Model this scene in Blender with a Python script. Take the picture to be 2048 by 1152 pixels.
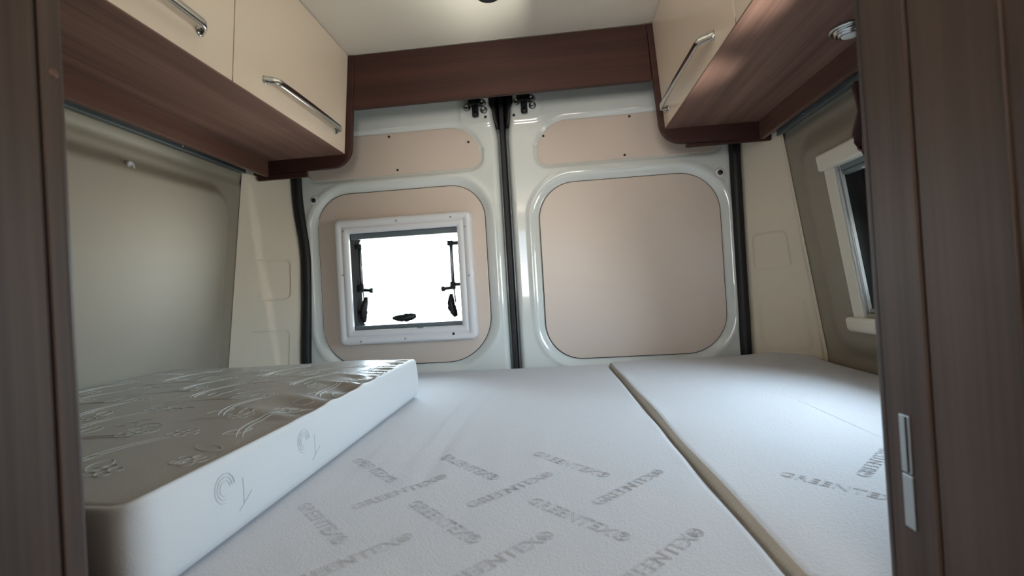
import bpy, bmesh, math, random
import numpy as np
from mathutils import Vector, Matrix
random.seed(7)
for o in list(bpy.data.objects): bpy.data.objects.remove(o)
C = bpy.context.scene.collection
PI = math.pi

# ------------------------------------------------------------------ camera
cam_d = bpy.data.cameras.new('camera'); cam = bpy.data.objects.new('camera', cam_d); C.objects.link(cam)
cam_d.sensor_width = 36.0; cam_d.lens = 36.0 * 960.0 / 2048.0
def unit(v): return v / np.linalg.norm(v)
_d = unit(np.array([88., 4., 960.])); _r = np.array([10524., -638., -960.]); _r = unit(_r - _d * (_r @ _d))
_n = np.cross(_d, _r); _n = _n if _n[1] > 0 else -_n
M3 = np.stack([_r, _d, -_n])
R, U, B = M3 @ [1, 0, 0], M3 @ [0, -1, 0], M3 @ [0, 0, -1]
cam.matrix_world = Matrix(((R[0], U[0], B[0], 0.16), (R[1], U[1], B[1], -1.72), (R[2], U[2], B[2], 1.10), (0, 0, 0, 1)))
cam_d.clip_start = 0.01
cam_d.dof.use_dof = True; cam_d.dof.focus_distance = 1.5; cam_d.dof.aperture_fstop = 6.5
bpy.context.scene.camera = cam

# ------------------------------------------------------------------ view, world, daylight portals
vs = bpy.context.scene.view_settings
vs.view_transform = 'Standard'; vs.look = 'None'; vs.gamma = 1.0; vs.use_curve_mapping = False
vs.exposure = 0.40
world = bpy.data.worlds.new('world'); bpy.context.scene.world = world; world.use_nodes = True
wn = world.node_tree; wn.nodes.clear()
wo = wn.nodes.new('ShaderNodeOutputWorld'); wb = wn.nodes.new('ShaderNodeBackground')
# outdoor surroundings: pale blue-white sky above, sunlit pale ground below, brightest on the +X side of the van
tcw = wn.nodes.new('ShaderNodeTexCoord'); sx = wn.nodes.new('ShaderNodeSeparateXYZ'); wn.links.new(tcw.outputs['Generated'], sx.inputs[0])
def wmap(src, a, b, c, d):
    n = wn.nodes.new('ShaderNodeMapRange'); n.interpolation_type = 'SMOOTHSTEP'
    for i, v in zip((1, 2, 3, 4), (a, b, c, d)): n.inputs[i].default_value = v
    wn.links.new(src, n.inputs[0]); return n.outputs[0]
def wmix(fac, a, b):
    n = wn.nodes.new('ShaderNodeMix'); wn.links.new(fac, n.inputs[0])
    for i, v in ((2, a), (3, b)):
        if isinstance(v, (int, float)): n.inputs[i].default_value = v
        else: wn.links.new(v, n.inputs[i])
    return n.outputs[0]
zz = sx.outputs[2]; hi = wmap(zz, -.02, .12, 0, 1); lo = wmap(zz, -.75, -.54, 1, 0)
mixc = wn.nodes.new('ShaderNodeMix'); mixc.data_type = 'RGBA'; wn.links.new(hi, mixc.inputs[0])
mixc.inputs[6].default_value = (1.0, .94, .86, 1); mixc.inputs[7].default_value = (.74, .86, 1.0, 1)
wn.links.new(mixc.outputs[2], wb.inputs[0])
# (the sunlit paving lies beside the van, not behind it)
# radiance of each quarter of the horizon: (sky, horizon, near ground) seen to the right, the front, the rear/left
W_RIGHT = (18.0, 12.5, 680.0); W_FRONT = (4.0, 10.0, 9.0); W_REAR = (14.0, 7.0, 6.0)
def quarter(w): return wmix(lo, wmix(hi, w[1], w[0]), w[2])
to_right = wmap(sx.outputs[0], .35, .55, 0, 1); to_front = wmap(sx.outputs[1], -.35, -.15, 1, 0)
mul = wn.nodes.new('ShaderNodeMath'); mul.operation = 'MULTIPLY'; mul.inputs[1].default_value = 1.0
wn.links.new(wmix(to_right, wmix(to_front, quarter(W_REAR), quarter(W_FRONT)), wmix(wmap(sx.outputs[1], .0, .15, 0, 1), quarter(W_RIGHT), quarter((18.0, 12.5, 10.0)))), mul.inputs[0])
wn.links.new(mul.outputs[0], wb.inputs[1])
wn.links.new(wb.outputs[0], wo.inputs[0])
def portal(name, loc, direction, sx, sy):
    l = bpy.data.lights.new(name, 'AREA'); l.shape = 'RECTANGLE'; l.size = sx; l.size_y = sy
    l.cycles.is_portal = True
    o = bpy.data.objects.new(name, l); C.objects.link(o); o.location = loc
    o.rotation_euler = Vector(direction).to_track_quat('-Z', 'Y').to_euler()
portal('portal_rear_window', (-0.384, 0.085, 1.17), (0, -1, 0), 0.42, 0.37)
portal('portal_side_window', (0.985, -0.76, 1.19), (-1, 0, 0), 0.72, 0.45)
portal('portal_windscreen', (0, -3.45, 1.4), (0, 1, 0), 1.5, 0.75)

# ------------------------------------------------------------------ materials
def lin(c):
    return tuple(((v / 255) / 12.92 if v / 255 <= 0.04045 else ((v / 255 + 0.055) / 1.055) ** 2.4) for v in c) + (1,)
def mat(name, rgb, rough=0.5, metal=0.0, coat=0.0, bump=None, var=0.0, varscale=3.0, spec=0.5, sheen=0.0):
    m = bpy.data.materials.new(name); m.use_nodes = True; nt = m.node_tree; b = nt.nodes['Principled BSDF']
    b.inputs['Base Color'].default_value = lin(rgb); b.inputs['Roughness'].default_value = rough
    b.inputs['Metallic'].default_value = metal; b.inputs['Coat Weight'].default_value = coat
    b.inputs['Coat Roughness'].default_value = 0.04
    b.inputs['Specular IOR Level'].default_value = spec; b.inputs['Sheen Weight'].default_value = sheen
    tc = nt.nodes.new('ShaderNodeTexCoord')
    if var:
        n = nt.nodes.new('ShaderNodeTexNoise'); n.inputs['Scale'].default_value = varscale
        nt.links.new(tc.outputs['Object'], n.inputs['Vector'])
        hs = nt.nodes.new('ShaderNodeHueSaturation'); mr = nt.nodes.new('ShaderNodeMapRange')
        mr.inputs[3].default_value = 1 - var; mr.inputs[4].default_value = 1 + var
        nt.links.new(n.outputs[0], mr.inputs[0]); nt.links.new(mr.outputs[0], hs.inputs['Value'])
        hs.inputs['Color'].default_value = lin(rgb); nt.links.new(hs.outputs[0], b.inputs['Base Color'])
    if bump:
        sc, st, dist = bump
        n2 = nt.nodes.new('ShaderNodeTexNoise'); n2.inputs['Scale'].default_value = sc; n2.inputs['Detail'].default_value = 4
        nt.links.new(tc.outputs['Object'], n2.inputs['Vector'])
        bp = nt.nodes.new('ShaderNodeBump'); bp.inputs['Strength'].default_value = st; bp.inputs['Distance'].default_value = dist
        nt.links.new(n2.outputs[0], bp.inputs['Height']); nt.links.new(bp.outputs[0], b.inputs['Normal'])
    return m
def wood(name, dark, light, axis='Y', rough=0.52):
    m = bpy.data.materials.new(name); m.use_nodes = True; nt = m.node_tree; b = nt.nodes['Principled BSDF']
    b.inputs['Roughness'].default_value = rough; b.inputs['Specular IOR Level'].default_value = 0.3
    tc = nt.nodes.new('ShaderNodeTexCoord'); mp = nt.nodes.new('ShaderNodeMapping')
    s = {'X': (0.7, 22, 22), 'Y': (22, 0.7, 22), 'Z': (22, 22, 0.7)}[axis]
    mp.inputs['Scale'].default_value = s; nt.links.new(tc.outputs['Object'], mp.inputs['Vector'])
    n = nt.nodes.new('ShaderNodeTexNoise'); n.inputs['Scale'].default_value = 1.0; n.inputs['Detail'].default_value = 5
    n.inputs['Roughness'].default_value = 0.6; n.inputs['Distortion'].default_value = 0.35
    nt.links.new(mp.outputs[0], n.inputs['Vector'])
    mp2 = nt.nodes.new('ShaderNodeMapping'); mp2.inputs['Scale'].default_value = tuple(v * (9 if v > 1 else 4) for v in s)
    nt.links.new(tc.outputs['Object'], mp2.inputs['Vector'])
    n2 = nt.nodes.new('ShaderNodeTexNoise'); n2.inputs['Scale'].default_value = 1.0; n2.inputs['Detail'].default_value = 3
    nt.links.new(mp2.outputs[0], n2.inputs['Vector'])
    mx = nt.nodes.new('ShaderNodeMath'); mx.operation = 'MULTIPLY_ADD'; mx.inputs[1].default_value = 0.35
    nt.links.new(n2.outputs[0], mx.inputs[0]); nt.links.new(n.outputs[0], mx.inputs[2])
    cr = nt.nodes.new('ShaderNodeValToRGB')
    cr.color_ramp.elements[0].position = 0.42; cr.color_ramp.elements[0].color = lin(dark)
    cr.color_ramp.elements[1].position = 0.86; cr.color_ramp.elements[1].color = lin(light)
    nt.links.new(mx.outputs[0], cr.inputs[0]); nt.links.new(cr.outputs[0], b.inputs['Base Color'])
    return m
M = {}
M['wood'] = wood('walnut_laminate', (100, 71, 61), (146, 112, 98), 'Y')
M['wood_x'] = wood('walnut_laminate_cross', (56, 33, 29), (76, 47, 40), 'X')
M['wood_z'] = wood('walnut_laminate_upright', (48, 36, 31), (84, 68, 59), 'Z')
M['wood_edge'] = wood('walnut_edging', (92, 64, 55), (112, 82, 71), 'Y', 0.35)
M['groove'] = mat('dark_groove', (40, 24, 22), 0.6)
M['cream'] = mat('cream_lacquer', (246, 227, 205), 0.22, coat=0.3)
M['cream_edge'] = mat('cream_edging', (200, 178, 150), 0.4)
M['ceiling'] = mat('ceiling_vinyl', (247, 238, 222), 0.6)
M['paint'] = mat('white_body_paint', (228, 232, 228), 0.16, coat=1.0)
M['tan'] = mat('tan_door_card', (218, 202, 189), 0.30, bump=(600, .05, .0003))
M['taupe'] = mat('taupe_wall_lining', (150, 142, 127), 0.5, bump=(500, .06, .0004))
M['pillar'] = mat('cream_pillar_plastic', (228, 217, 197), 0.6)
M['frameplastic'] = mat('white_window_plastic', (236, 236, 238), 0.3)
M['creamplastic'] = mat('cream_window_plastic', (226, 220, 204), 0.35)
M['rubber'] = mat('black_rubber', (16, 16, 20), 0.5)
M['blackplastic'] = mat('black_plastic', (22, 24, 27), 0.35)
M['chrome'] = mat('chrome', (200, 200, 198), 0.14, metal=1.0)
M['steel'] = mat('brushed_steel', (168, 172, 172), 0.32, metal=1.0)
M['alu'] = mat('aluminium_track', (96, 104, 106), 0.45, metal=0.3)
M['greyrail'] = mat('grey_blind_rail', (104, 114, 118), 0.4)
M['curtain'] = mat('dark_brown_curtain', (58, 36, 36), 0.85, sheen=0.3)
M['hem'] = mat('curtain_hem', (122, 88, 80), 0.8)
M['shell'] = mat('van_shell', (60, 60, 62), 0.8)
M['floor'] = wood('vinyl_floor', (96, 84, 74), (128, 114, 100), 'Y')
M['satinrail'] = mat('satin_grey_rail', (186, 188, 186), 0.45)
M['capgrey'] = mat('grey_screw_cap', (176, 178, 182), 0.4)
M['greyedge'] = mat('grey_door_edge_trim', (120, 126, 126), 0.2, coat=.6)
M['lens'] = mat('lamp_lens', (236, 238, 232), 0.3)
M['brass'] = mat('brass', (190, 170, 90), 0.35, metal=.9)

def fabric(name, rgb, knit, strength, rough=0.85, sheen=0.2, dist=0.0008):
    m = bpy.data.materials.new(name); m.use_nodes = True; nt = m.node_tree; b = nt.nodes['Principled BSDF']
    b.inputs['Base Color'].default_value = lin(rgb); b.inputs['Roughness'].default_value = rough
    b.inputs['Sheen Weight'].default_value = sheen
    tc = nt.nodes.new('ShaderNodeTexCoord')
    v = nt.nodes.new('ShaderNodeTexVoronoi'); v.inputs['Scale'].default_value = knit
    n = nt.nodes.new('ShaderNodeTexNoise'); n.inputs['Scale'].default_value = knit * 0.6; n.inputs['Detail'].default_value = 3
    nt.links.new(tc.outputs['Object'], v.inputs['Vector']); nt.links.new(tc.outputs['Object'], n.inputs['Vector'])
    a = nt.nodes.new('ShaderNodeMath'); a.operation = 'ADD'
    nt.links.new(v.outputs['Distance'], a.inputs[0]); nt.links.new(n.outputs[0], a.inputs[1])
    bp = nt.nodes.new('ShaderNodeBump'); bp.inputs['Strength'].default_value = strength; bp.inputs['Distance'].default_value = dist
    nt.links.new(a.outputs[0], bp.inputs['Height']); nt.links.new(bp.outputs[0], b.inputs['Normal'])
    return m
M['knit'] = fabric('white_knit_cover', (200, 201, 206), 420, 0.55)
M['knit_side'] = fabric('beige_gusset_fabric', (168, 158, 142), 300, 0.4)
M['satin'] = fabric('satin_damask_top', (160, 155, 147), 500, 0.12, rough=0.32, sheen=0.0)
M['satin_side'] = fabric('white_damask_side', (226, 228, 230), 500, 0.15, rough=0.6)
M['thread'] = mat('woven_lettering_thread', (193, 194, 200), 0.8)
M['thread_light'] = mat('satin_thread', (200, 197, 188), 0.4)
M['thread_grey'] = mat('grey_motif_thread', (205, 208, 211), 0.6)

def glass_mat():
    m = bpy.data.materials.new('acrylic_glass'); m.use_nodes = True; nt = m.node_tree; nt.nodes.clear()
    out = nt.nodes.new('ShaderNodeOutputMaterial'); mix = nt.nodes.new('ShaderNodeMixShader')
    tr = nt.nodes.new('ShaderNodeBsdfTransparent'); gl = nt.nodes.new('ShaderNodeBsdfGlossy'); fr = nt.nodes.new('ShaderNodeFresnel')
    tr.inputs[0].default_value = (0.86, 0.9, 0.9, 1); gl.inputs['Roughness'].default_value = 0.02; fr.inputs[0].default_value = 1.3
    nt.links.new(fr.outputs[0], mix.inputs[0]); nt.links.new(tr.outputs[0], mix.inputs[1]); nt.links.new(gl.outputs[0], mix.inputs[2])
    nt.links.new(mix.outputs[0], out.inputs[0]); return m
M['glass'] = glass_mat()

# ------------------------------------------------------------------ helpers
def setp(o, label=None, cat=None, group=None, kind=None):
    if label: o['label'] = label
    if cat: o['category'] = cat
    if group: o['group'] = group
    if kind: o['kind'] = kind
    return o
def empty(name, loc=(0, 0, 0), **k):
    o = bpy.data.objects.new(name, None); C.objects.link(o); o.location = loc; o.empty_display_size = .05
    return setp(o, **k)
class MB:
    """collects shapes for ONE mesh object"""
    def __init__(s): s.v = []; s.f = []; s.m = []; s.sm = []
    def add(s, vs, fs, mi=0, smooth=False):
        n = len(s.v); s.v += [tuple(map(float, v)) for v in vs]
        for f in fs: s.f.append(tuple(n + i for i in f)); s.m.append(mi); s.sm.append(smooth)
        return s
    def bm(s, bm, mi=0, smooth=False):
        bm.verts.index_update()
        s.add([v.co for v in bm.verts], [[v.index for v in f.verts] for f in bm.faces], mi, smooth); bm.free(); return s
    def hexa(s, p, bev=0.002, mi=0, seg=2):
        """8 corner points: bottom 4 (ccw) then top 4"""
        bm = bmesh.new(); vs = [bm.verts.new(q) for q in p]
        for f in ((0, 3, 2, 1), (4, 5, 6, 7), (0, 1, 5, 4), (1, 2, 6, 5), (2, 3, 7, 6), (3, 0, 4, 7)): bm.faces.new([vs[i] for i in f])
        bmesh.ops.recalc_face_normals(bm, faces=bm.faces)
        if bev: bmesh.ops.bevel(bm, geom=bm.edges[:], offset=bev, segments=seg, affect='EDGES', profile=0.5)
        return s.bm(bm, mi, False)
    def box(s, x0, x1, y0, y1, z0, z1, bev=0.002, mi=0):
        return s.hexa([(x0, y0, z0), (x1, y0, z0), (x1, y1, z0), (x0, y1, z0), (x0, y0, z1), (x1, y0, z1), (x1, y1, z1), (x0, y1, z1)], bev, mi)
    def loft(s, rings, closed=True, cap=(True, True), mi=0, smooth=True):
        n = len(rings[0]); vs = [p for r in rings for p in r]; fs = []
        for i in range(len(rings) - 1):
            for j in range(n if closed else n - 1):
                k = (j + 1) % n; fs.append((i * n + j, i * n + k, (i + 1) * n + k, (i + 1) * n + j))
        if cap[0]: fs.append(tuple(reversed(range(n))))
        if cap[1]: fs.append(tuple((len(rings) - 1) * n + j for j in range(n)))
        return s.add(vs, fs, mi, smooth)
    def tube(s, pts, r, seg=8, mi=0, cap=True):
        pts = [Vector(p) for p in pts]; rings = []; up = None
        for i, p in enumerate(pts):
            t = (pts[min(i + 1, len(pts) - 1)] - pts[max(i - 1, 0)]).normalized()
            if up is None: up = t.orthogonal().normalized()
            up = (up - t * up.dot(t)).normalized(); b = t.cross(up)
            rr = r[i] if isinstance(r, (list, tuple)) else r
            rings.append([p + up * (math.cos(a) * rr) + b * (math.sin(a) * rr) for a in [2 * PI * k / seg for k in range(seg)]])
        return s.loft(rings, True, (cap, cap), mi, True)
    def lathe(s, c, axis, prof, seg=32, mi=0):
        """prof: (radius, height along axis)"""
        a = Vector(axis).normalized(); u = a.orthogonal().normalized(); w = a.cross(u); c = Vector(c)
        rings = [[c + a * h + u * (math.cos(t) * r) + w * (math.sin(t) * r) for t in [2 * PI * k / seg for k in range(seg)]] for r, h in prof]
        return s.loft(rings, True, (True, True), mi, True)
    def prism(s, pts, fn, d0, d1, bev=0.0, mi=0):
        """outline in 2-D mapped by fn(u, v, d); extruded d0..d1"""
        bm = bmesh.new(); a = [bm.verts.new(fn(u, v, d0)) for u, v in pts]; b = [bm.verts.new(fn(u, v, d1)) for u, v in pts]; n = len(pts)
        bm.faces.new(a); bm.faces.new(list(reversed(b)))
        for i in range(n): bm.faces.new((a[i], b[i], b[(i + 1) % n], a[(i + 1) % n]))
        bmesh.ops.recalc_face_normals(bm, faces=bm.faces)
        if bev:
            ed = [e for e in bm.edges if len(e.link_faces) == 2 and e.calc_face_angle(0) > 0.9]
            bmesh.ops.bevel(bm, geom=ed, offset=bev, segments=2, affect='EDGES', profile=0.5)
        return s.bm(bm, mi, False)
    def build(s, name, mats, parent=None, recalc=False, **k):
        me = bpy.data.meshes.new(name); me.from_pydata(s.v, [], s.f)
        for m in (mats if isinstance(mats, (list, tuple)) else [mats]): me.materials.append(m)
        me.polygons.foreach_set('material_index', s.m); me.polygons.foreach_set('use_smooth', s.sm); me.update()
        if recalc:
            bm = bmesh.new(); bm.from_mesh(me); bmesh.ops.recalc_face_normals(bm, faces=bm.faces); bm.to_mesh(me); bm.free()
        o = bpy.data.objects.new(name, me); C.objects.link(o)
        if parent is not None:
            o.parent = parent; o.matrix_parent_inverse = parent.matrix_basis.inverted()
        return setp(o, **k)
def sdrbox(x, z, cx, cz, hx, hz, r):
    """rounded box distance, radii r = (right-top, right-bottom, left-top, left-bottom)"""
    px, pz = x - cx, z - cz
    rr = np.where(px > 0, np.where(pz > 0, r[0], r[1]), np.where(pz > 0, r[2], r[3]))
    qx, qz = np.abs(px) - hx + rr, np.abs(pz) - hz + rr
    return np.minimum(np.maximum(qx, qz), 0) + np.hypot(np.maximum(qx, 0), np.maximum(qz, 0)) - rr
def sst(a, b, t):
    t = np.clip((t - a) / (b - a), 0, 1); return t * t * (3 - 2 * t)
def grid_obj(name, X, Y, Z, mt, parent=None, keep=None, flip=False, **k):
    ny, nx = X.shape; vs = np.stack([X, Y, Z], -1).reshape(-1, 3); idx = np.arange(nx * ny).reshape(ny, nx)
    f = np.stack([idx[:-1, :-1], idx[:-1, 1:], idx[1:, 1:], idx[1:, :-1]], -1)
    if flip: f = f[..., ::-1]
    if keep is not None: f = f[keep]
    f = f.reshape(-1, 4)
    me = bpy.data.meshes.new(name); me.from_pydata(vs.tolist(), [], f.tolist()); me.materials.append(mt)
    me.polygons.foreach_set('use_smooth', [True] * len(f)); me.update()
    bm = bmesh.new(); bm.from_mesh(me); bmesh.ops.delete(bm, geom=[v for v in bm.verts if not v.link_faces], context='VERTS'); bm.to_mesh(me); bm.free()
    o = bpy.data.objects.new(name, me); C.objects.link(o)
    if parent is not None: o.parent = parent; o.matrix_parent_inverse = parent.matrix_basis.inverted()
    return setp(o, **k)
def rrect(x0, x1, z0, z1, r, n=10):
    """outline, ccw; r = (rt, rb, lt, lb) or a number"""
    if not isinstance(r, (tuple, list)): r = (r,) * 4
    rt, rb, lt, lb = r; P = []
    for cx, cz, q, a0 in ((x1 - rt, z1 - rt, rt, 0), (x0 + lt, z1 - lt, lt, 90), (x0 + lb, z0 + lb, lb, 180), (x1 - rb, z0 + rb, rb, 270)):
        for k in range(n + 1):
            a = math.radians(a0 + 90 * k / n); P.append((cx + q * math.cos(a), cz + q * math.sin(a)))
    return P
def XW(z):                                         # inner half width of the van body at height z
    return .955 - .13 * (z - .86) if z > .86 else .955
XWv = np.vectorize(XW)

# ------------------------------------------------------------------ setting: shell, floor, ceiling
MB().box(-.99, .99, -3.4, .05, -.03, 0.0, 0).build('floor', M['floor'], kind='structure')
MB().box(-1, 1, -3.42, .085, 1.94, 1.96, 0).build('ceiling', M['ceiling'], kind='structure')
def rear_shell():
    m = MB(); y0, y1 = .07, .085
    m.box(-1, -.62, y0, y1, 0, 1.94, 0); m.box(-.15, 1, y0, y1, 0, 1.94, 0)
    m.box(-.62, -.15, y0, y1, 0, .97, 0); m.box(-.62, -.15, y0, y1, 1.375, 1.94, 0)
    return m
rear_shell().build('wall_rear', M['shell'], kind='structure')
def front_shell():
    m = MB(); y0, y1 = -3.42, -3.40
    m.box(-1, 1, y0, y1, 0, 1.05, 0); m.box(-1, 1, y0, y1, 1.75, 1.94, 0)
    m.box(-1, -.75, y0, y1, 1.05, 1.75, 0); m.box(.75, 1, y0, y1, 1.05, 1.75, 0)
    return m
front_shell().build('wall_front', M['taupe'], kind='structure')

# side walls: moulded linings with a soft recessed field
WIN2 = (-1.10, -.415, .995, 1.385)                  # y0, y1, z0, z1 of the opening in the right wall
def side_wall(name, s, bevel, lo):
    ys = np.concatenate([np.arange(-3.4, -1.4, .05), np.arange(-1.4, -.5, .012), np.arange(-.5, -.15, .004), [-.15, -.05, .07]])
    zs = np.concatenate([np.arange(0, .8, .05), np.arange(.8, 1.66, .006), np.arange(1.66, 1.95, .04), [1.96]])
    if s > 0:
        ys = np.unique(np.concatenate([ys, [WIN2[0], WIN2[1]]])); zs = np.unique(np.concatenate([zs, [WIN2[2], WIN2[3]]]))
    Y, Z = np.meshgrid(ys, zs)
    d = sdrbox(Y, Z, (-.235 - 3.2) / 2, (1.50 + lo) / 2, (3.2 - .235) / 2, (1.50 - lo) / 2, (.10, .10, .1, .1))
    off = .012 - (.034 if s < 0 else .022) * (1 - sst(-bevel, 0.0, d))    # the field swells gently into the van
    off = off + .006 * np.exp(-((Z - 1.53) / .012) ** 2)
    X = s * (XWv(Z) + off)
    keep = None
    if s > 0:
        yc = (Y[:-1, :-1] + Y[:-1, 1:]) / 2; zc = (Z[:-1, :-1] + Z[1:, :-1]) / 2
        keep = ~((yc > WIN2[0]) & (yc < WIN2[1]) & (zc > WIN2[2]) & (zc < WIN2[3]))
    return grid_obj(name, X, Y, Z, M['taupe'], keep=keep, flip=(s > 0), kind='structure')
side_wall('wall_left', -1, .050, .62)
side_wall('wall_right', 1, .070, .86)

# ------------------------------------------------------------------ pillar linings and door seals
SEALL = [(0.0, -.80), (.89, -.800), (1.119, -.783), (1.306, -.776), (1.458, -.797), (1.581, -.799), (1.95, -.80)]
SEALR = [(0.0, .815), (.846, .814), (1.236, .815), (1.563, .818), (1.95, .818)]
def curve(T, z):
    zz = np.array([t[0] for t in T]); xx = np.array([t[1] for t in T])
    w = 0
    for k in range(-3, 4): w = w + np.interp(np.asarray(z) + k * .02, zz, xx) / 7
    return w
def pillar(name, s):
    us = np.linspace(0, 1, 170); zs = np.concatenate([np.arange(0, .84, .07), np.arange(.84, 1.60, .003), np.arange(1.60, 1.95, .05)])
    Uu, Z = np.meshgrid(us, zs)                     # u = 0 at the seal, 1 at the wall
    xs = curve(SEALL if s < 0 else SEALR, Z); xw = s * (XWv(Z) + .010)
    X = xs + (xw - xs) * Uu; Y = -.018 + (-.186 + .018) * Uu
    nrm = -.003 * np.sin(PI * Uu)                    # slight crown toward the room
    if s < 0:
        v = 1 - Uu
        groove = 0
        for z0, z1 in ((1.127, 1.268), (.80, 1.012)):
            d = sdrbox(v * .19, Z, .078, (z0 + z1) / 2, .078, (z1 - z0) / 2, (.02,) * 4)
            groove = groove + .0060 * np.exp(-(d / .0022) ** 2) * sst(.25, .34, v) + .0016 * (1 - sst(-.006, 0, d)) * sst(.2, .35, v)
        nrm = nrm + groove
    else:
        d = sdrbox(Uu * .2, Z, .086, 1.186, .062, .060, (.02,) * 4)
        nrm = nrm - .0055 * (1 - sst(-.007, .004, d))
        d = sdrbox(Uu * .2, Z, .10, .95, .070, .085, (.03,) * 4)
        nrm = nrm - .0035 * (1 - sst(-.012, .006, d))
        nrm = nrm + .004 * np.exp(-((Uu - .97) / .02) ** 2)
    Y = Y + nrm
    X = X + s * nrm * .5
    Y = Y + .02 * (1 - sst(0, .05, Uu)) ; 
    return grid_obj(name, X, Y, Z, M['pillar'], flip=(s > 0), kind='structure')
pillar('trim_1', -1); pillar('trim_2', 1)
def seal(name, T, s):
    rings = []
    for z in np.arange(0.3, 1.94, .02):
        x = float(curve(T, z)); w = .036
        P = [(x, -.001), (x - s * .002, -.014), (x - s * w * .3, -.021), (x - s * w * .7, -.019), (x - s * (w - .002), -.010), (x - s * w, .02), (x, .02)]
        rings.append([(px, py, z) for px, py in P])
    MB().loft(rings).build(name, M['rubber'], recalc=True, kind='structure')
seal('trim_3', SEALL, -1); seal('trim_4', SEALR, 1)

# ------------------------------------------------------------------ rear doors
DL = dict(low=(-.715, -.080, .860, 1.505, (.125, .165, .125, .15)), up=(-.742, -.082, 1.560, 1.716, (.115, .04, .10, .04)))
DR = dict(low=(.116, .746, .850, 1.484, (.14, .14, .13, .13)), up=(.121, .757, 1.549, 1.708, (.10, .035, .115, .04)))
def dbox(P, X, Z):
    x0, x1, z0, z1, r = P; return sdrbox(X, Z, (x0 + x1) / 2, (z0 + z1) / 2, (x1 - x0) / 2, (z1 - z0) / 2, r)
def door(name, s, P):
    root = empty(name, (s * .79, 0, 0), kind='structure')
    xin = lambda z: .018 + .014 * sst(1.66, 1.77, z) + .010 * sst(1.765, 1.80, z)
    u = np.concatenate([np.linspace(0, .05, 22)[:-1], np.linspace(.05, .95, 190), np.linspace(.95, 1, 12)[1:]])
    zs = np.concatenate([np.arange(.4, .82, .04), np.arange(.82, 1.86, .0045), [1.88, 1.93]])
    Uu, Z = np.meshgrid(u, zs)
    xi = xin(Z); ax = xi + (.795 - xi) * Uu; X = s * ax
    d1 = dbox(P['low'], X, Z); d2 = dbox(P['up'], X, Z)
    Y = .016 * (1 - sst(-.002, .026, d1)) + .011 * (1 - sst(-.002, .016, d2))
    Y = Y - .0035 * np.exp(-((d1 - .034) / .009) ** 2)                 # rolled lip round the lower panel
    e = np.clip((ax - xi) / .020, 0, 1); Y = Y + .034 * (1 - np.sqrt(1 - (1 - e) ** 2 + 1e-9))      # rolled inner edge
    e = np.clip((.795 - ax) / .022, 0, 1); Y = Y + .020 * (1 - np.sqrt(1 - (1 - e) ** 2 + 1e-9))
    # latch mounting boss near the top inner corner
    db = sdrbox(ax, Z, .085, 1.80, .062, .085, (.03,) * 4); Y = Y - .004 * (1 - sst(-.004, .012, db))
    Y = Y + .006 * np.exp(-((Z - 1.865) / .02) ** 2) * sst(.12, .16, ax)
    # pad under the rubber buffer
    bx, bz = (.720, 1.488) if s < 0 else (.749, 1.472)
    Y = Y + 0.003 * (1 - sst(.012, .020, np.hypot(ax - bx, Z - bz)))
    keep = None
    if s < 0:
        xc = (X[:-1, :-1] + X[:-1, 1:]) / 2; zc = (Z[:-1, :-1] + Z[1:, :-1]) / 2
        keep = ~((xc > -.60) & (xc < -.17) & (zc > .985) & (zc < 1.36))
    grid_obj('door_skin', X, Y, Z, M['paint'], root, keep=keep, flip=(s < 0))
    return root
door1 = door('door_1', -1, DL); door2 = door('door_2', 1, DR)
def card(name, P, y, parent, hole=None):
    """thin door card with rounded outline and softly rolled edge"""
    x0, x1, z0, z1, r = P; m = MB(); n = 14
    def ring(ins, yy): return [(a, yy, b) for a, b in rrect(x0 + ins, x1 - ins, z0 + ins, z1 - ins, tuple(max(q - ins, .004) for q in r), n)]
    rings = [ring(.0015, y + .004), ring(.0015, y + .0008), ring(.003, y)]
    if hole is None:
        m.loft(rings, cap=(True, True), smooth=False)
    else:
        hx0, hx1, hz0, hz1 = hole; cx, cz = (x0 + x1) / 2, (z0 + z1) / 2; inner = []
        for a, _, b in rings[-1]:
            tx = (a - cx); tz = (b - cz); hcx, hcz = (hx0 + hx1) / 2, (hz0 + hz1) / 2
            k = min((hx1 - hx0) / 2 / max(abs(tx), 1e-6), (hz1 - hz0) / 2 / max(abs(tz), 1e-6)); inner.append((hcx + tx * k, y, hcz + tz * k))
        rings += [inner, [(a, y + .004, b) for a, _, b in inner]]
        m.loft(rings, cap=(False, False), smooth=False)
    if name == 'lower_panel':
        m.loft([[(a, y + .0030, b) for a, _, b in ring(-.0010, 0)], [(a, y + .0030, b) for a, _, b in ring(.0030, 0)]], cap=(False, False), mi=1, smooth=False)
    return m.build(name, [M['tan'], M['rubber']], parent, recalc=True)
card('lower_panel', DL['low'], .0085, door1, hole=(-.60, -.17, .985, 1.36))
card('upper_panel', DL['up'], .006, door1)
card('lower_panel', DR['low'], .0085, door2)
card('upper_panel', DR['up'], .006, door2)
def pin(x, z, y, parent, name='panel_clip', r=.0042, mt='blackplastic'):
    MB().lathe((x, y, z), (0, -1, 0), [(r, 0), (r, .0015), (r * .6, .0026), (.0003, .003)], 16).build(name, M[mt], parent)
for x, z in ((-.42, 1.703), (-.125, 1.657), (-.395, 1.577)): pin(x, z, .006, door1)
for x, z in ((.148, 1.655), (.455, 1.698), (.43, 1.562)): pin(x, z, .006, door2)
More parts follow.
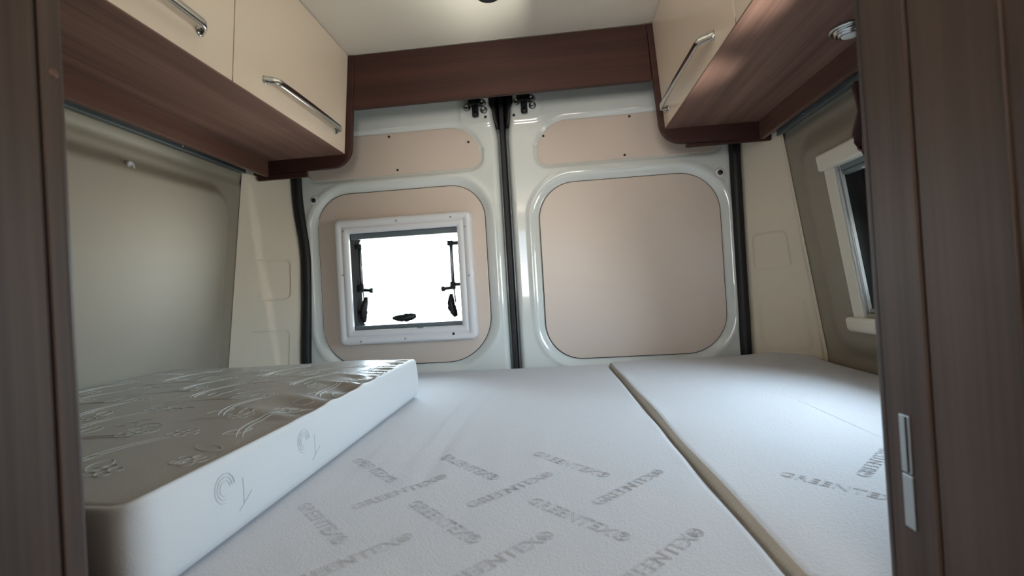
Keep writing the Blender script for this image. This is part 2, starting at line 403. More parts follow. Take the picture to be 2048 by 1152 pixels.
for x, z, p in ((-.720, 1.488, door1), (.749, 1.472, door2)):
    b = MB().lathe((x, .003, z), (0, -1, 0), [(.018, -.004), (.018, .003), (.013, .0065), (.008, .006)], 28).build('buffer_washer', M['frameplastic'], p)
    MB().lathe((x, -.002, z), (0, -1, 0), [(.0085, 0), (.0085, .004), (.006, .007), (.0005, .008)], 24).build('rubber_plug', M['blackplastic'], b)
pin(-.056, 1.739, -.004, door1, 'drain_hole_plug', .005); pin(.047, 1.736, -.004, door2, 'drain_hole_plug', .005)
def latch(x, z, parent):
    m = MB(); y = -.004
    m.box(x - .011, x + .011, y - .020, y, z - .024, z + .045, .003)
    m.box(x - .022, x + .022, y - .028, y, z - .002, z + .060, .005)
    m.lathe((x, y - .012, z - .026), (0, 0, -1), [(.012, -.004), (.012, .012), (.0095, .016), (.0005, .017)], 20)
    for k in (-1, 1): m.box(x + k * .005 - .0015, x + k * .005 + .0015, y - .0265, y - .010, z - .040, z - .010, .0005)
    o = m.build('latch', M['blackplastic'], parent)
    for dx, dz in ((-.031, -.002), (.026, .010), (.030, -.016)) if parent is door1 else ((-.028, .006), (.028, .012), (.030, -.013)):
        MB().lathe((x + dx, y, z + dz), (0, -1, 0), [(.013, 0), (.013, .002), (.010, .003), (.0095, .010), (.0065, .0115), (.005, .005), (.0002, .005)], 6 * 4).build('bolt', M['steel'], o)
latch(-.090, 1.780, door1); latch(.086, 1.777, door2)
# rubber strips closing the gap between the doors
MB().box(-.0085, .0085, .012, .06, .4, 1.93, .003).build('centre_seal', M['rubber'], door1)
for s, d_ in ((-1, door1), (1, door2)):
    for nm, mt, za, zb in (('edge_trim', M['greyedge'], .4, 1.70), ('upper_seal', M['rubber'], 1.70, 1.94)):
        m = MB(); rings = []
        for z in np.arange(za, zb + .001, .02):
            t = float(sst(1.66, 1.80, z)); w = .018 + .022 * t
            rings.append([(s * .009, .034, z), (s * w * .72, .024 - .012 * t, z), (s * (w + .004), .034 - .02 * t, z), (s * (w + .004), .05, z), (s * .009, .05, z)])
        m.loft(rings).build(nm, mt, d_, recalc=True)

# ------------------------------------------------------------------ window_1: hinged window in the left rear door
W1 = (-.637, -.127, .942, 1.403)
win1 = empty('window_1', (-.382, 0, 1.17), kind='structure')
def rring(ins, y, r=.022, n=8, W=W1): return [(a, y, b) for a, b in rrect(W[0] + ins, W[1] - ins, W[2] + ins, W[3] - ins, max(r - ins, .004), n)]
def wring(L, R_, Bt, T, y, r=.010, n=8): return [(a, y, b) for a, b in rrect(L, R_, Bt, T, r, n)]
m = MB()
m.loft([rring(.001, .008), rring(0, -.018), rring(.002, -.026), rring(.007, -.031), rring(.012, -.032), rring(.027, -.032, .034), rring(.028, -.0295, .034), rring(.030, -.0295, .034), rring(.031, -.032, .034), rring(.040, -.032, .05), rring(.050, -.030, .055), rring(.053, -.026, .058), rring(.053, -.012, .058)], cap=(False, False))
m.build('window_frame', M['frameplastic'], win1, recalc=True)
fr = win1.children[0]
m = MB(); m.loft([rring(.050, -.014, .058), rring(.0535, -.014, .058), rring(.0535, .050, .06), rring(.058, .052, .08), rring(.059, .058, .085), rring(.056, .066, .085), rring(.0525, .066, .06), rring(.0525, -.010, .058)], cap=(False, False))
m.build('rubber_seal', M['rubber'], win1, recalc=True)
MB().box(-.583, -.181, -.010, .012, 1.330, 1.3505, .002).build('blind_rail', M['greyrail'], win1)
MB().box(-.583, -.181, -.010, .012, .994, 1.010, .002).build('blind_rail', M['greyrail'], win1)
MB().box(-.585, -.179, .062, .066, .992, 1.352, 0).build('glass_pane', M['glass'], win1)
def S(x, z, y=.03):
    k = (y + 1.72) / 1.69; return (x - .16) * k + .16, (z - 1.10) * k + 1.10
def stay(x, zt, zk, zb, s):
    """s = +1 when the knob points to the right"""
    xt, z1 = S(x, zt); xb, z2 = S(x, zk); _, z3 = S(x, zb)
    m = MB(); m.tube([(xt, .03, z1), (xb, .03, z2)], .0065, 10); m.tube([(xb, .034, z2), (xb + .004, .036, z3)], .003, 8)
    a = m.build('window_stay', M['steel'], win1)
    m = MB(); m.box(xt - .012, xt + .009, .020, .045, z1 - .009, z1 + .009, .002); m.box(min(xt, xt - s * .03), max(xt, xt - s * .03), .03, .045, z1 - .007, z1 + .007, .002)
    m.box(xb - .010, xb + .010, .018, .045, z2 - .016, z2 + .012, .003); m.box(min(xb, xb - s * .03), max(xb, xb - s * .03), .03, .045, z2 - .004, z2 + .008, .002)
    m.lathe((xb + s * .008, .026, z2 - .010), (s, 0, -.08), [(.006, 0), (.006, .022), (.010, .026), (.010, .034), (.007, .036), (.0005, .036)], 16)
    m.build('stay_clamp', M['blackplastic'], a)
stay(-.541, 1.300, 1.150, 1.085, 1); stay(-.204, 1.290, 1.140, 1.078, -1)
def handle(pts, name='window_catch', w=.014):
    m = MB(); rs = [w * .45, w * .8, w, w * .9, w, w * .55]
    P = [Vector(p) for p in pts]; Q = []
    for i in range(6):
        t = i / 5 * (len(P) - 1); k = min(int(t), len(P) - 2); Q.append(P[k].lerp(P[k + 1], t - k))
    m.tube(Q, rs, 12); m.lathe(Q[3] + Vector((0, -.002, 0)), (0, 1, 0), [(.006, -.006), (.015, -.003), (.016, .004), (.012, .012), (.010, .03), (.006, .034)], 16)
    m.build(name, M['blackplastic'], win1)
x1, z1 = S(-.532, 1.115); x2, z2 = S(-.545, 1.025); handle([(x1 + .008, .026, z1), (x1 - .004, .018, (z1 + z2) / 2), (x2 + .006, .026, z2)])
x1, z1 = S(-.212, 1.108); x2, z2 = S(-.200, 1.028); handle([(x1, .026, z1), (x1 - .002, .018, (z1 + z2) / 2), (x2, .026, z2)])
x1, z1 = S(-.430, 1.034); x2, z2 = S(-.345, 1.038); handle([(x1, .026, z1), ((x1 + x2) / 2, .018, z1 - .002), (x2, .026, z2)])
for x, z in ((-.60, 1.36), (-.40, 1.385), (-.20, 1.383), (-.15, 1.345), (-.145, 1.17), (-.39, .958), (-.555, .955), (-.61, 1.20)):
    MB().lathe((x, -.0315, z), (0, -1, 0), [(.0042, 0), (.0038, .0012), (.0003, .0016)], 12).build('screw_cap', M['capgrey'], fr)
MB().lathe((-.213, -.0315, .966), (0, -1, 0), [(.005, 0), (.0045, .001), (.0003, .0014)], 12).build('screw_head', M['blackplastic'], fr)
m = MB(); x = -.345
for k in range(7): m.box(x + k * .0035, x + k * .0035 + .0027, -.0325, -.031, .9925, .9955, 0)
for k in range(26): m.box(x + .028 + k * .0034, x + .030 + k * .0034, -.0325, -.031, .9932, .9942, 0)
m.build('maker_print', M['greyrail'], fr)

# ------------------------------------------------------------------ window_2: window in the right side wall
def Wp(y, z, off, s=1):                             # point 'off' metres proud of the wall line, toward the room
    return (s * (XW(z) - off), y, z)
def wbox(m, y0, y1, z0, z1, o0, o1, bev=.003, s=1, mi=0, seg=2):
    return m.hexa([Wp(y0, z0, o0, s), Wp(y1, z0, o0, s), Wp(y1, z0, o1, s), Wp(y0, z0, o1, s), Wp(y0, z1, o0, s), Wp(y1, z1, o0, s), Wp(y1, z1, o1, s), Wp(y0, z1, o1, s)], bev, mi, seg)
win2 = empty('window_2', (.93, -.75, 1.19), kind='structure')
m = MB(); wbox(m, -1.14, -.385, 1.368, 1.412, -.043, .024, .007, seg=4); m.build('blind_cassette', M['creamplastic'], win2)
m = MB(); wbox(m, -1.14, -.372, .945, .984, -.043, .026, .010, seg=4); m.build('blind_cassette', M['creamplastic'], win2)
m = MB(); wbox(m, -.438, -.395, .975, 1.38, -.010, .014, .003); wbox(m, -1.13, -1.09, .975, 1.38, -.043, .014, .003); m.build('window_frame', M['creamplastic'], win2)
m = MB(); wbox(m, -.4425, -.4385, .984, 1.368, .004, .011, .0006); wbox(m, -.4485, -.4455, .984, 1.368, -.004, .004, .0006); m.build('side_track', M['satinrail'], win2)
m = MB(); wbox(m, -1.09, -.440, 1.356, 1.369, -.018, .003, .001); wbox(m, -1.09, -.440, 1.346, 1.3545, -.018, .000, .001); m.build('blind_rail', M['greyrail'], win2)
m = MB(); wbox(m, -1.09, -.440, .9835, .995, -.018, .005, .001); wbox(m, -1.09, -.440, .997, 1.006, -.018, .002, .001); m.build('blind_rail', M['steel'], win2)
m = MB(); wbox(m, -.4375, -.396, .986, 1.367, -.060, -.0105, 0); m.build('reveal_lining', M['rubber'], win2)
def w2ring(ins, off, r): return [Wp(a, b, off) for a, b in rrect(-1.095 + ins, -.438 - ins, .990 + ins, 1.372 - ins, r, 10)]
MB().loft([w2ring(.0, -.012, .01), w2ring(.0, -.075, .02), w2ring(.038, -.075, .07), w2ring(.046, -.065, .075), w2ring(.046, -.052, .075), w2ring(.01, -.045, .03)], cap=(False, False)).build('rubber_seal', M['rubber'], win2, recalc=True)
MB().loft([w2ring(.028, -.050, .06), w2ring(.028, -.046, .06), w2ring(.034, -.046, .06), w2ring(.034, -.050, .06)], cap=(False, False)).build('seal_bead', M['greyedge'], win2, recalc=True)
m = MB(); wbox(m, -1.091, -.442, .994, 1.368, -.074, -.070, 0); m.build('glass_pane', M['glass'], win2)
m = MB(); m.lathe(Wp(-.50, 1.285, -.055), (0, -1, 0), [(.010, -.02), (.013, -.01), (.013, .02), (.008, .03)], 16); wbox(m, -.52, -.47, 1.225, 1.29, -.06, -.035, .004); m.tube([Wp(-.498, 1.29, -.045), Wp(-.498, 1.10, -.055)], .005, 8)
m.build('stay_clamp', M['blackplastic'], win2)

# ------------------------------------------------------------------ overhead cabinets
def bow_handle(fx, y0, y1, z, s, parent):
    """fx(z) = x of the door face; the bar stands off toward the aisle (s = +1 for the left cabinet)"""
    L = y1 - y0; P = []; n = 40; rings = []
    prof = [(0, .001), (.012, .006), (.03, .016), (.05, .024), (.075, .028), (.5, .030)]
    tt = [p[0] for p in prof] + [1 - p[0] for p in reversed(prof[:-1])]; hh = [p[1] for p in prof] + [p[1] for p in reversed(prof[:-1])]
    for i in range(n + 1):
        t = i / n; t = t * t * (3 - 2 * t); h = float(np.interp(t, tt, hh)); y = y0 + L * t
        w = .0088
        rings.append([(fx(z) + s * (h + .004 * math.copysign(abs(math.sin(a)) ** .6, math.sin(a))), y, z + w * math.copysign(abs(math.cos(a)) ** .6, math.cos(a))) for a in [2 * PI * k / 12 for k in range(12)]])
    m = MB(); m.loft(rings)
    for y in (y0 + .008, y1 - .008): m.lathe((fx(z), y, z), (s, 0, 0), [(.0098, -.001), (.0098, .002), (.0085, .004), (.0005, .0045)], 24)
    return m.build('handle', M['chrome'], parent, recalc=True)
def cabinet(s, front, z_bot, splits, hspans, hz, end_pts, label):
    """s = -1 left, +1 right; front(z) = x of door face"""
    root = empty('overhead_cabinet', (s * .7, -.72, z_bot), label=label, cat='cabinet', group='overhead cabinets along the side walls')
    f = front
    # underside panel and inner top
    m = MB(); yb0, yb1 = splits[-1], -.151
    m.hexa([(f(z_bot), yb0, z_bot - .001), (s * .860, yb0, z_bot - .001), (s * .860, yb1, z_bot - .001), (f(z_bot), yb1, z_bot - .001),
            (f(z_bot), yb0, z_bot + .014), (s * .858, yb0, z_bot + .014), (s * .858, yb1, z_bot + .014), (f(z_bot), yb1, z_bot + .014)], .001)
    m.build('bottom_panel', M['wood'], root)
    m = MB(); m.prism(end_pts, lambda u, v, d: (u, d, v), -.150, -.133, .003); m.build('end_panel', M['wood_x'], root)
    m = MB(); x0 = s * (.80 if s < 0 else .824)
    m.box(min(x0, x0 + s * .015), max(x0, x0 + s * .015), yb0, yb1, z_bot - (.055 if s < 0 else .058), z_bot - .001, .0012)
    m.build('valance', M['wood_edge'], root)
    m = MB(); a, b = (-.845, -.665) if s < 0 else (.60, .862); zt = 1.5585 if s < 0 else 1.541
    m.box(a, b, -.1475, -.135, zt - .020 if s < 0 else zt - .011, zt, .003); m.build('lower_rail', M['wood_x'], root)
    yy = [-.151] + list(splits)
    for i in range(len(yy) - 1):
        ya, yb = yy[i + 1] + .0018, yy[i] - .0012; zt, zb = 1.936, z_bot + .001; t = .016 * s
        m = MB(); m.hexa([(f(zb), ya, zb), (f(zb), yb, zb), (f(zb) + t, yb, zb), (f(zb) + t, ya, zb), (f(zt), ya, zt), (f(zt), yb, zt), (f(zt) + t, yb, zt), (f(zt) + t, ya, zt)], .0012)
        d = m.build('cabinet_door', M['cream'], root)
        bow_handle(f, hspans[i][0], hspans[i][1], hz[i], -s, d)
    m = MB(); m.hexa([(f(1.60) + s * .018, yb0, 1.62), (f(1.6) + s * .018, yb1, 1.62), (f(1.6) + s * .03, yb1, 1.62), (f(1.6) + s * .03, yb0, 1.62),
                      (f(1.93) + s * .018, yb0, 1.932), (f(1.93) + s * .018, yb1, 1.932), (f(1.93) + s * .03, yb1, 1.932), (f(1.93) + s * .03, yb0, 1.932)], 0)
    m.build('carcass_edge', M['groove'], root)
    return root
def arc(cx, cz, r, a0, a1, n=8): return [(cx + r * math.cos(math.radians(a0 + (a1 - a0) * k / n)), cz + r * math.sin(math.radians(a0 + (a1 - a0) * k / n))) for k in range(n + 1)]
fL = lambda z: -.524 + .092 * (z - 1.609); fR = lambda z: .537 - .057 * (z - 1.593)
endL = [(-.868, 1.936), (-.868, 1.558)] + arc(-.572, 1.632, .072, -90, -4) + [(-.474, 1.936)]
endR = [(.862, 1.936), (.500, 1.936)] + list(reversed([(1.0956 - x, z) for x, z in arc(.5078, 1.618, .076, -90, -4)])) + [(.862, 1.538)]
endR = [(.862, 1.936), (.499, 1.936)] + arc(.592, 1.616, .073, 184, 270) + [(.862, 1.537)]
cabL = cabinet(-1, fL, 1.603, (-.7195, -1.30), ((-.613, -.221), (-1.20, -.815)), (1.656, 1.660), endL,
               'cream-fronted walnut overhead cabinet on the left, above the folded mattress')
cabR = cabinet(1, fR, 1.592, (-.758, -1.305), ((-.648, -.210), (-1.23, -.84)), (1.632, 1.632), endR,
               'cream-fronted walnut overhead cabinet on the right, with a downlight underneath')
# header board between the cabinets
m = MB(); m.hexa([(-.490, -.146, 1.756), (.5075, -.146, 1.756), (.5075, -.128, 1.756), (-.490, -.128, 1.756), (-.4745, -.146, 1.9365), (.4995, -.146, 1.9365), (.4995, -.128, 1.9365), (-.4745, -.128, 1.9365)], .0015)
m.build('header_board', M['wood_x'], label='dark walnut header board spanning between the two overhead cabinets above the rear doors', cat='board')

# downlight under the right cabinet
dl = empty('downlight', (.778, -.700, 1.5895), label='round chrome downlight with stepped rings under the right overhead cabinet', cat='lamp')
c = (.778, -.700, 1.5905); ax = (0, 0, -1)
m = MB(); m.lathe(c, ax, [(.037, 0), (.037, .003), (.035, .0055), (.031, .0065), (.030, .004), (.029, .004), (.0285, .0095), (.026, .012), (.0235, .0125), (.0225, .009), (.0215, .009), (.021, .0145), (.0185, .016), (.0165, .016), (.0155, .012)], 48); m.build('bezel', M['chrome'], dl)
m = MB(); m.lathe((c[0], c[1], c[2] - .0125), ax, [(.0155, 0), (.0150, .004), (.009, .0065), (.0003, .007)], 32); m.build('lens', M['lens'], dl)
# ceiling spot with a black rim
cs = empty('ceiling_spotlight', (.022, -.395, 1.94), label='small round black-rimmed spotlight on the ceiling', cat='lamp')
MB().lathe((.022, -.398, 1.9398), ax, [(.036, 0), (.036, .007), (.033, .011), (.022, .012), (.020, .008)], 40).build('bezel', M['blackplastic'], cs)
MB().lathe((.022, -.398, 1.9315), ax, [(.0195, 0), (.018, .002), (.0003, .003)], 32).build('lens', M['lens'], cs)

# curtain rails on the walls, under the valances
for s, lab in ((-1, 'grey aluminium curtain rail along the left wall under the cabinet'), (1, 'grey aluminium curtain rail along the right wall above the side window')):
    m = MB(); z0 = 1.556 if s < 0 else 1.530
    wbox(m, -1.29, -.2, z0, z0 + .016, -.008, .014, .001, s); wbox(m, -1.29, -.2, z0 - .004, z0, .008, .016, .0008, s)
    r = m.build('curtain_rail', M['alu'], label=lab, cat='rail', group='curtain rails')
    ys = (-.475, -.95) if s < 0 else (-.36, -.85)
    for y in ys:
        MB().lathe(Wp(y, z0 + .008, .014, s), (-s, 0, 0), [(.004, 0), (.0038, .0015), (.0003, .002)], 14).build('screw', M['chrome'], r)
# curtain gathered beside the side window
def curtain():
    m = MB(); rows = []; nz, ny = 30, 90
    prof = [(0, -.588), (.3, -.598), (.5, -.604), (.75, -.590), (.9, -.586), (1, -.60)]
    for i in range(nz + 1):
        t = i / nz; z = 1.515 - .125 * t; yl = float(np.interp(t, [p[0] for p in prof], [p[1] for p in prof])); row = []
        for j in range(ny + 1):
            q = j / ny; drop = -.30 * q * t * t * .35
            y = yl - q * (.20 - .04 * t); x = .842 + .010 * math.sin(q * 42 + .4 * math.sin(t * 3)) * (1 - .3 * t) - .006 * t
            zz = z + drop - (.11 * q * t)
            row.append((min(x, XW(zz) - .012), y, zz))
        rows.append(row)
    n = ny + 1
    back = [[(x + .003, y, z) for x, y, z in r] for r in rows]
    m.loft(rows, closed=False, cap=(False, False)); m.loft(back, closed=False, cap=(False, False))
    m.loft([[r[0] for r in rows], [r[0] for r in back]], closed=False, cap=(False, False)); m.loft([rows[-1], back[-1]], closed=False, cap=(False, False))
    root = m.build('curtain', M['curtain'], label='dark brown pleated curtain gathered beside the right side window', cat='curtain')
    h = MB(); h.tube([r[0] for r in rows], .0022, 8); h.tube(rows[-1], .0022, 8); h.build('hem', M['hem'], root, label='lighter stitched hem')
curtain()
# plastic grommet on the left wall, small cap on the right pillar
m = MB(); m.lathe(Wp(-.629, 1.469, .0115, -1), (1, 0, .13), [(.012, -.01), (.012, .0005), (.0105, .003), (.006, .0025), (.0045, .0005), (.0002, .0005)], 24)
m.build('wall_grommet', M['capgrey'], label='small round plastic screw cap on the left wall lining', cat='cap')

# ------------------------------------------------------------------ mattresses
def shear(m, w):
    m.v = [(x - .024 * (y + .68) * w(x), y, z) for x, y, z in m.v]
def mattress_mesh(x0, x1, y0, y1, z0, z1, R, rb, top_fn, zr=None, n=120, inner=60, matside=0, seam=True):
    """rings from the bottom up the side, over the rounded shoulder and in to the middle"""
    hx, hy = (x1 - x0) / 2, (y1 - y0) / 2; cx, cy = (x0 + x1) / 2, (y0 + y1) / 2
    def ring(ins, z):
        a, b = max(hx - ins, .0), max(hy - ins, .0); r = max(min(R - ins, a, b), 0.0)
        P = []; sa, sb = a - r, b - r
        segs = [(sa, 'r'), ]
        per = n // 4; k4 = 14
        for qx, qy, a0 in ((1, 1, 0), (-1, 1, 90), (-1, -1, 180), (1, -1, 270)):
            for k in range(k4): t = math.radians(a0 + 90 * k / (k4 - 1)); P.append((cx + qx * sa + r * math.cos(t), cy + qy * sb + r * math.sin(t)))
            # straight run to the next corner
            nx, ny_, na = {0: (-1, 1, 90), 90: (-1, -1, 180), 180: (1, -1, 270), 270: (1, 1, 0)}[a0]
            s0 = P[-1]; s1 = (cx + nx * sa + r * math.cos(math.radians(na)), cy + ny_ * sb + r * math.sin(math.radians(na)))
            cnt = n
            for k in range(1, cnt): t = k / cnt; P.append((s0[0] + (s1[0] - s0[0]) * t, s0[1] + (s1[1] - s0[1]) * t))
        return [(x, y, z) for x, y in P]
    H = z1 - z0; rings = []; tag = []
    for ins, z in ((rb, z0), (rb * .3, z0 + rb * .3), (0, z0 + rb)): rings.append(ring(ins, z)); tag.append(0)
    bulge = .003
    for k in range(1, 6): t = k / 6; rings.append(ring(-bulge * math.sin(PI * t), z0 + rb + (H - 2 * rb) * t)); tag.append(0)
    for k in range(0, 7):
        a = math.radians(90 * k / 6); rings.append(ring(rb * (1 - math.cos(a)), z1 - rb + rb * math.sin(a))); tag.append(1 if k > 3 else 0)
    mm = min(hx, hy)
    for k in range(1, inner + 1):
        t = k / inner; ins = rb + (mm - rb - .0005) * (t ** 1.6); rings.append(ring(ins, z1)); tag.append(1)
    out = []
    for r_, tg in zip(rings, tag):
        rr = []
        for x, y, z in r_:
            if tg or z > z1 - rb * 1.2:
                w = 1 if tg else .5
                dx, dz = top_fn(x, y); rr.append((x + dx * w, y, z + dz * w))
            else: rr.append((x, y, z))
        out.append(rr)
    m = MB(); k0 = next(i for i, t in enumerate(tag) if t)
    m.loft(out[:k0 + 1], cap=(True, False), mi=matside); m.loft(out[k0:], cap=(False, True), mi=0)
    return m
_txt = {}
def letters(word, size, depth):
    """outlined lettering as a mesh lying in the XY plane, centred"""
    cu = bpy.data.curves.new('t', 'FONT'); cu.body = word; cu.size = size; cu.align_x = 'CENTER'; cu.align_y = 'CENTER'
    cu.fill_mode = 'NONE'; cu.bevel_depth = depth; cu.bevel_resolution = 0; cu.resolution_u = 2; cu.space_character = 1.05
    o = bpy.data.objects.new('t', cu); C.objects.link(o); bpy.context.view_layer.update()
    me = bpy.data.meshes.new_from_object(o.evaluated_get(bpy.context.evaluated_depsgraph_get()))
    v = np.array([tuple(q.co) for q in me.vertices]); f = [tuple(p.vertices) for p in me.polygons]
    bpy.data.objects.remove(o); bpy.data.meshes.remove(me); return v, f
LV, LF = letters('GREENTEX\u00ae', .024, .00055)
def put_letters(m, cx, cy, z, ang, clip, fn, mi):
    c_, s_ = math.cos(ang), math.sin(ang); P = []
    for x, y, zz in LV:
        X, Y = cx + c_ * x - s_ * y, cy + s_ * x + c_ * y; P.append((X, Y, z + fn(X, Y)[1] + zz * .5))
    X = [p[0] for p in P]; Y = [p[1] for p in P]
    if min(X) < clip[0] or max(X) > clip[1] or min(Y) < clip[2] or max(Y) > clip[3]: return
    m.add(P, LF, mi, False)

def leaf_shape(t): return t
# middle mattress
def fn_mid(x, y):
    dz = 0.0
    # long crease and lesser folds running lengthwise near the middle
    xc = -.045 + .035 * math.sin((y + .35) * 2.4) - .03 * (y + .7)
    dz += .0045 * math.exp(-((x - xc) / .010) ** 2) * float(sst(-1.15, -.85, y)) * float(1 - sst(-.5, -.25, y))
    dz -= .0035 * math.exp(-((x - xc - .022) / .014) ** 2) * float(sst(-1.15, -.85, y)) * float(1 - sst(-.7, -.4, y))
    for dx, a in ((-.08, .004), (-.045, .0035), (.05, .003), (.13, .002), (.19, .0018)):
        dz += a * math.exp(-((x - xc - dx - .05 * (y + .9)) / .011) ** 2) * math.exp(-((y + .93) / .10) ** 2)
    dz += .0012 * math.sin(x * 9 + 1) * math.sin(y * 6)
    dz *= float(sst(-.21, -.14, x))
    d = .335 - x
    dz += .0015 * math.exp(-(d / .02) ** 2) * math.sin(y * 23 + 2 * math.sin(y * 7))
    return 0.0016 * math.exp(-(d / .02) ** 2) * math.sin(y * 14), dz
Z0 = .740; ZT = .840
m = mattress_mesh(-.925, .333, -1.345, -.070, Z0, ZT, .03, .012, fn_mid, n=90, inner=60)
for iy in range(0, 5):
    y = -1.335 + iy * .0835; ang = PI / 4 * (1 if iy % 2 == 1 else -1)
    if iy in (0,): pass
    for ix in range(-2, 5):
        x = .03 + ix * .148 + (.075 if iy % 2 else 0) - .02
        put_letters(m, x, y, ZT + .0002, ang, (-.20, .322, -1.335, -.1), fn_mid, 1)
shear(m, lambda x: float(sst(0, .28, x)))
m.build('mattress', [M['knit'], M['thread']], recalc=False, label='wide white knitted mattress in the middle of the bed, with woven lettering', cat='mattress', group='white mattresses')
# thin welt along its right edge
def fn_right(x, y):
    d = x - .345
    dz = .0015 * math.exp(-(d / .018) ** 2) * math.sin(y * 17 + 1) + .001 * math.sin(x * 8) * math.sin(y * 5)
    dz += .012 * float(sst(.70, .95, x)) * float(sst(-.30, -.05, y))
    return .0016 * math.exp(-(d / .02) ** 2) * math.sin(y * 9 + 1), dz
ZR = .845
m = mattress_mesh(.3385, .942, -1.302, -.050, Z0, ZR, .022, .012, fn_right, n=90, inner=50, matside=2)
for iy in range(0, 3):
    y = -1.20 + iy * .0835; ang = PI / 4 * (1 if iy % 2 == 0 else -1)
    for ix in range(0, 4):
        x = .42 + ix * .148 + (.055 if iy % 2 else 0)
        put_letters(m, x, y, ZR + .0002, ang, (.368, .93, -1.28, -.1), fn_right, 1)
shear(m, lambda x: float(1 - sst(.4, .9, x)))
m.build('mattress', [M['knit'], M['thread'], M['knit_side']], label='white mattress on the right side of the bed, by the side window', cat='mattress', group='white mattresses')
# satin mattress lying on top, on the left
def fn_top(x, y):
    d = -.216 - x; dz = 0
    dz -= .010 * math.exp(-(d / .10) ** 2) * (1 - math.exp(-(d / .012) ** 2))
    a = .0035 * math.exp(-(max(d - .01, 0) / .05) ** 2) * float(sst(-1.10, -.95, y))
    a *= 1 - math.exp(-(max(d, 0) / .022) ** 2)
    dz += a * (math.sin(y * 150 + 6 * math.sin(y * 11)) + .5 * math.sin(y * 61))
    for yc, w, am, dd in ((-.935, .022, .007, .06), (-.80, .016, .005, .05), (-1.03, .02, .004, .07), (-.72, .012, .004, .05)):
        dz += am * math.exp(-((y - yc - .5 * (d - .05)) / w) ** 2) * math.exp(-((d - dd) / .06) ** 2)
    dz += .003 * math.sin(x * 7) * math.sin(y * 5 + 1)
    return 0.0, dz
ZL = .943
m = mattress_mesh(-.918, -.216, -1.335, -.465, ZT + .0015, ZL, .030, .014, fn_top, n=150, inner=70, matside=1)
def stroke(pts, r, mi):
    P = []
    for x, y in pts:
        if not (-.905 < x < -.228 and -1.32 < y < -.475): return
        P.append((x, y, ZL + fn_top(x, y)[1] + .0002))
    m.tube(P, r, 4, mi, cap=False)
def bez(a, b, bow, n=10):
    ax_, ay = a; bx, by = b; nx, ny = -(by - ay), bx - ax_
    return [(ax_ + (bx - ax_) * t + nx * bow * 4 * t * (1 - t), ay + (by - ay) * t + ny * bow * 4 * t * (1 - t)) for t in [k / n for k in range(n + 1)]]
def motif(cx, cy, rot, k):
    def T(p): c_, s_ = math.cos(rot), math.sin(rot); return (cx + c_ * p[0] - s_ * p[1], cy + s_ * p[0] + c_ * p[1])
    for off in (0, .009): stroke([T(q) for q in bez((-.06, off), (.06, off + .01), .14)], .0006, 2)
    for i in range(5):                                # blossom of five petals
        a = i * 2 * PI / 5; px, py = .012 * math.cos(a), .012 * math.sin(a)
        stroke([T((.075 + px + .007 * math.cos(t), .02 + py + .007 * math.sin(t))) for t in [2 * PI * q / 8 for q in range(9)]], .0005, 2)
    for sgn in (1, -1):                               # pair of leaves
        for b_ in (.25, -.25): stroke([T(q) for q in bez((-.02, .012 * sgn), (-.055, .032 * sgn), b_)], .0005, 2)
    if k % 2:
        for q in range(3): stroke([T(w) for w in bez((-.03 + q * .018, -.03), (-.01 + q * .018, -.045), .2)], .0005, 2)
k = 0
for iy in range(8):
    for ix in range(6):
        motif(-.87 + ix * .122 + .03 * (iy % 2), -1.31 + iy * .112 + .02 * (ix % 2), .5 + .9 * ((ix + iy) % 2) + random.uniform(-.2, .2), k); k += 1
# motifs woven into the near face
def side_stroke(pts, r=.0004):
    P = [(-.216 + .0032 * math.sin(PI * min(max((z - ZT) / .1, 0), 1)) + .0002, y, z) for y, z in pts]; m.tube(P, r, 4, 3, cap=False)
for yc in (-1.225, -1.06):
    for i in range(3): side_stroke([(yc + .016 * math.cos(t) * (1 - i * .25), .905 + .016 * math.sin(t) * (1 - i * .25)) for t in [2 * PI * q / 12 for q in range(10)]])
    side_stroke([(yc + .03, .875 + q * .006) for q in range(6)]); side_stroke([(yc + .022, .87), (yc + .045, .885)])
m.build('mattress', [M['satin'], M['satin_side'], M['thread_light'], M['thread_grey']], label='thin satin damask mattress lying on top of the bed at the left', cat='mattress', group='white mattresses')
# bed platform under the mattresses
bb = empty('bed_base', (0, -.7, 0), label='walnut bed platform carrying the mattresses', cat='bed')
MB().box(-.925, .945, -1.298, -.07, .715, .739, .002).build('slatted_top', M['wood_x'], bb)
for x in (-.9, .27): MB().box(x, x + .02, -1.30, -.08, .0, .714, .001).build('support_panel', M['wood'], bb)
MB().box(.90, .92, -1.30, -.08, .0, .714, .001).build('support_panel', M['wood'], bb)

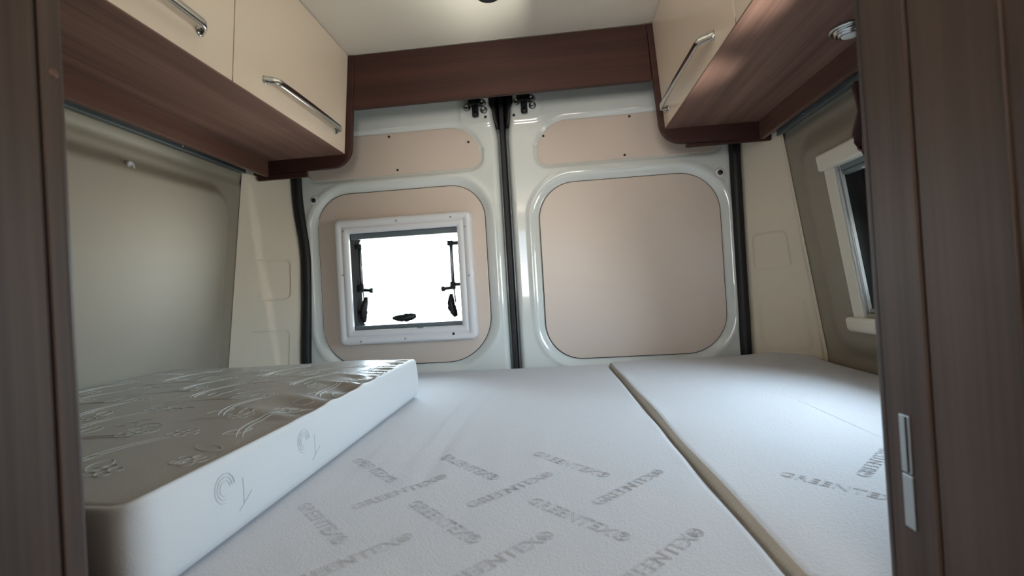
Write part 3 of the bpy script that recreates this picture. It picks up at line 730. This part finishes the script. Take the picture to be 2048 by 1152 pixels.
# ------------------------------------------------------------------ wardrobes either side of the aisle
def wardrobe(s, x, yn, rn, edge, label):
    """x = aisle-side face, yn = nearest-to-bed edge, rn = nose radius"""
    root = empty('wardrobe', (x + s * .2, -1.7, 0), label=label, cat='wardrobe', group='wardrobes beside the aisle')
    # corner post: rounded nose then flat band
    nose = [(x + s * .030, yn)] + [(x + s * (rn - rn * math.sin(a)), yn - (rn - rn * math.cos(a))) for a in [math.radians(q) for q in (0, 15, 30, 45, 60, 75, 90)]]
    P = nose + [(x, yn - edge), (x + s * .030, yn - edge)]
    m = MB(); rings = [[(px, py, z) for px, py in P] for z in (0.0, 1.938)]; m.loft(rings, smooth=False); post = m.build('corner_post', M['wood_z'], root, recalc=True)
    # side door panel behind a shadow groove
    m = MB(); a, b = sorted((x + s * .001, x + s * .02)); m.box(a, b, -1.99, yn - edge - .0018, .02, 1.93, .0025); pn = m.build('side_panel', M['wood_z'], root)
    m = MB(); a, b = sorted((x + s * .0025, x + s * .03)); m.box(a, b, yn - edge - .0018, yn - edge, .01, 1.935, 0); m.build('shadow_groove', M['groove'], root)
    # back panel facing the bed
    m = MB(); m.prism([(x + s * .028, 0), (s * .935, 0), (s * .935, .86), (s * (XW(1.935) - .012), 1.935), (x + s * .028, 1.935)], lambda u, v, d: (u, d, v), yn - .004, yn - .020, .001); m.build('rear_panel', M['wood_z'], root)
    return root, post, pn
wr, post, pn = wardrobe(1, .412, -1.3035, .011, .0580, 'dark walnut wardrobe edge on the right with a pale strike plate')
m = MB(); m.box(.4108, .4125, -1.3430, -1.3325, .949, .992, .0004); m.box(.4108, .4125, -1.3430, -1.3325, .908, .9475, .0004)
sp = m.build('strike_plate', M['steel'], post, label='pale metal strike plate in two sections')
m = MB(); m.box(.4100, .4118, -1.3405, -1.3395, .950, .991, .0001); m.build('plate_slot', M['groove'], sp)
m = MB(); m.box(.4116, .4130, -1.4330, -1.4320, .02, 1.93, .0002); m.build('edge_bead', M['wood_z'], pn)
MB().box(.4116, .4124, -1.3172, -1.3156, .02, 1.93, 0).build('edge_line', M['groove'], post)
MB().box(.407, .412, -1.335, -1.327, 1.475, 1.55, .001).build('hinge_leaf', M['brass'], post)
wl, postl, pnl = wardrobe(-1, -.200, -1.385, .011, .021, 'blurred walnut wardrobe edge at the far left of the aisle')
m = MB(); m.lathe((-.2, -1.398, 1.282), (1, 0, 0), [(.0035, -.001), (.003, .0012), (.0003, .0015)], 12); m.build('peg', M['wood_edge'], postl)
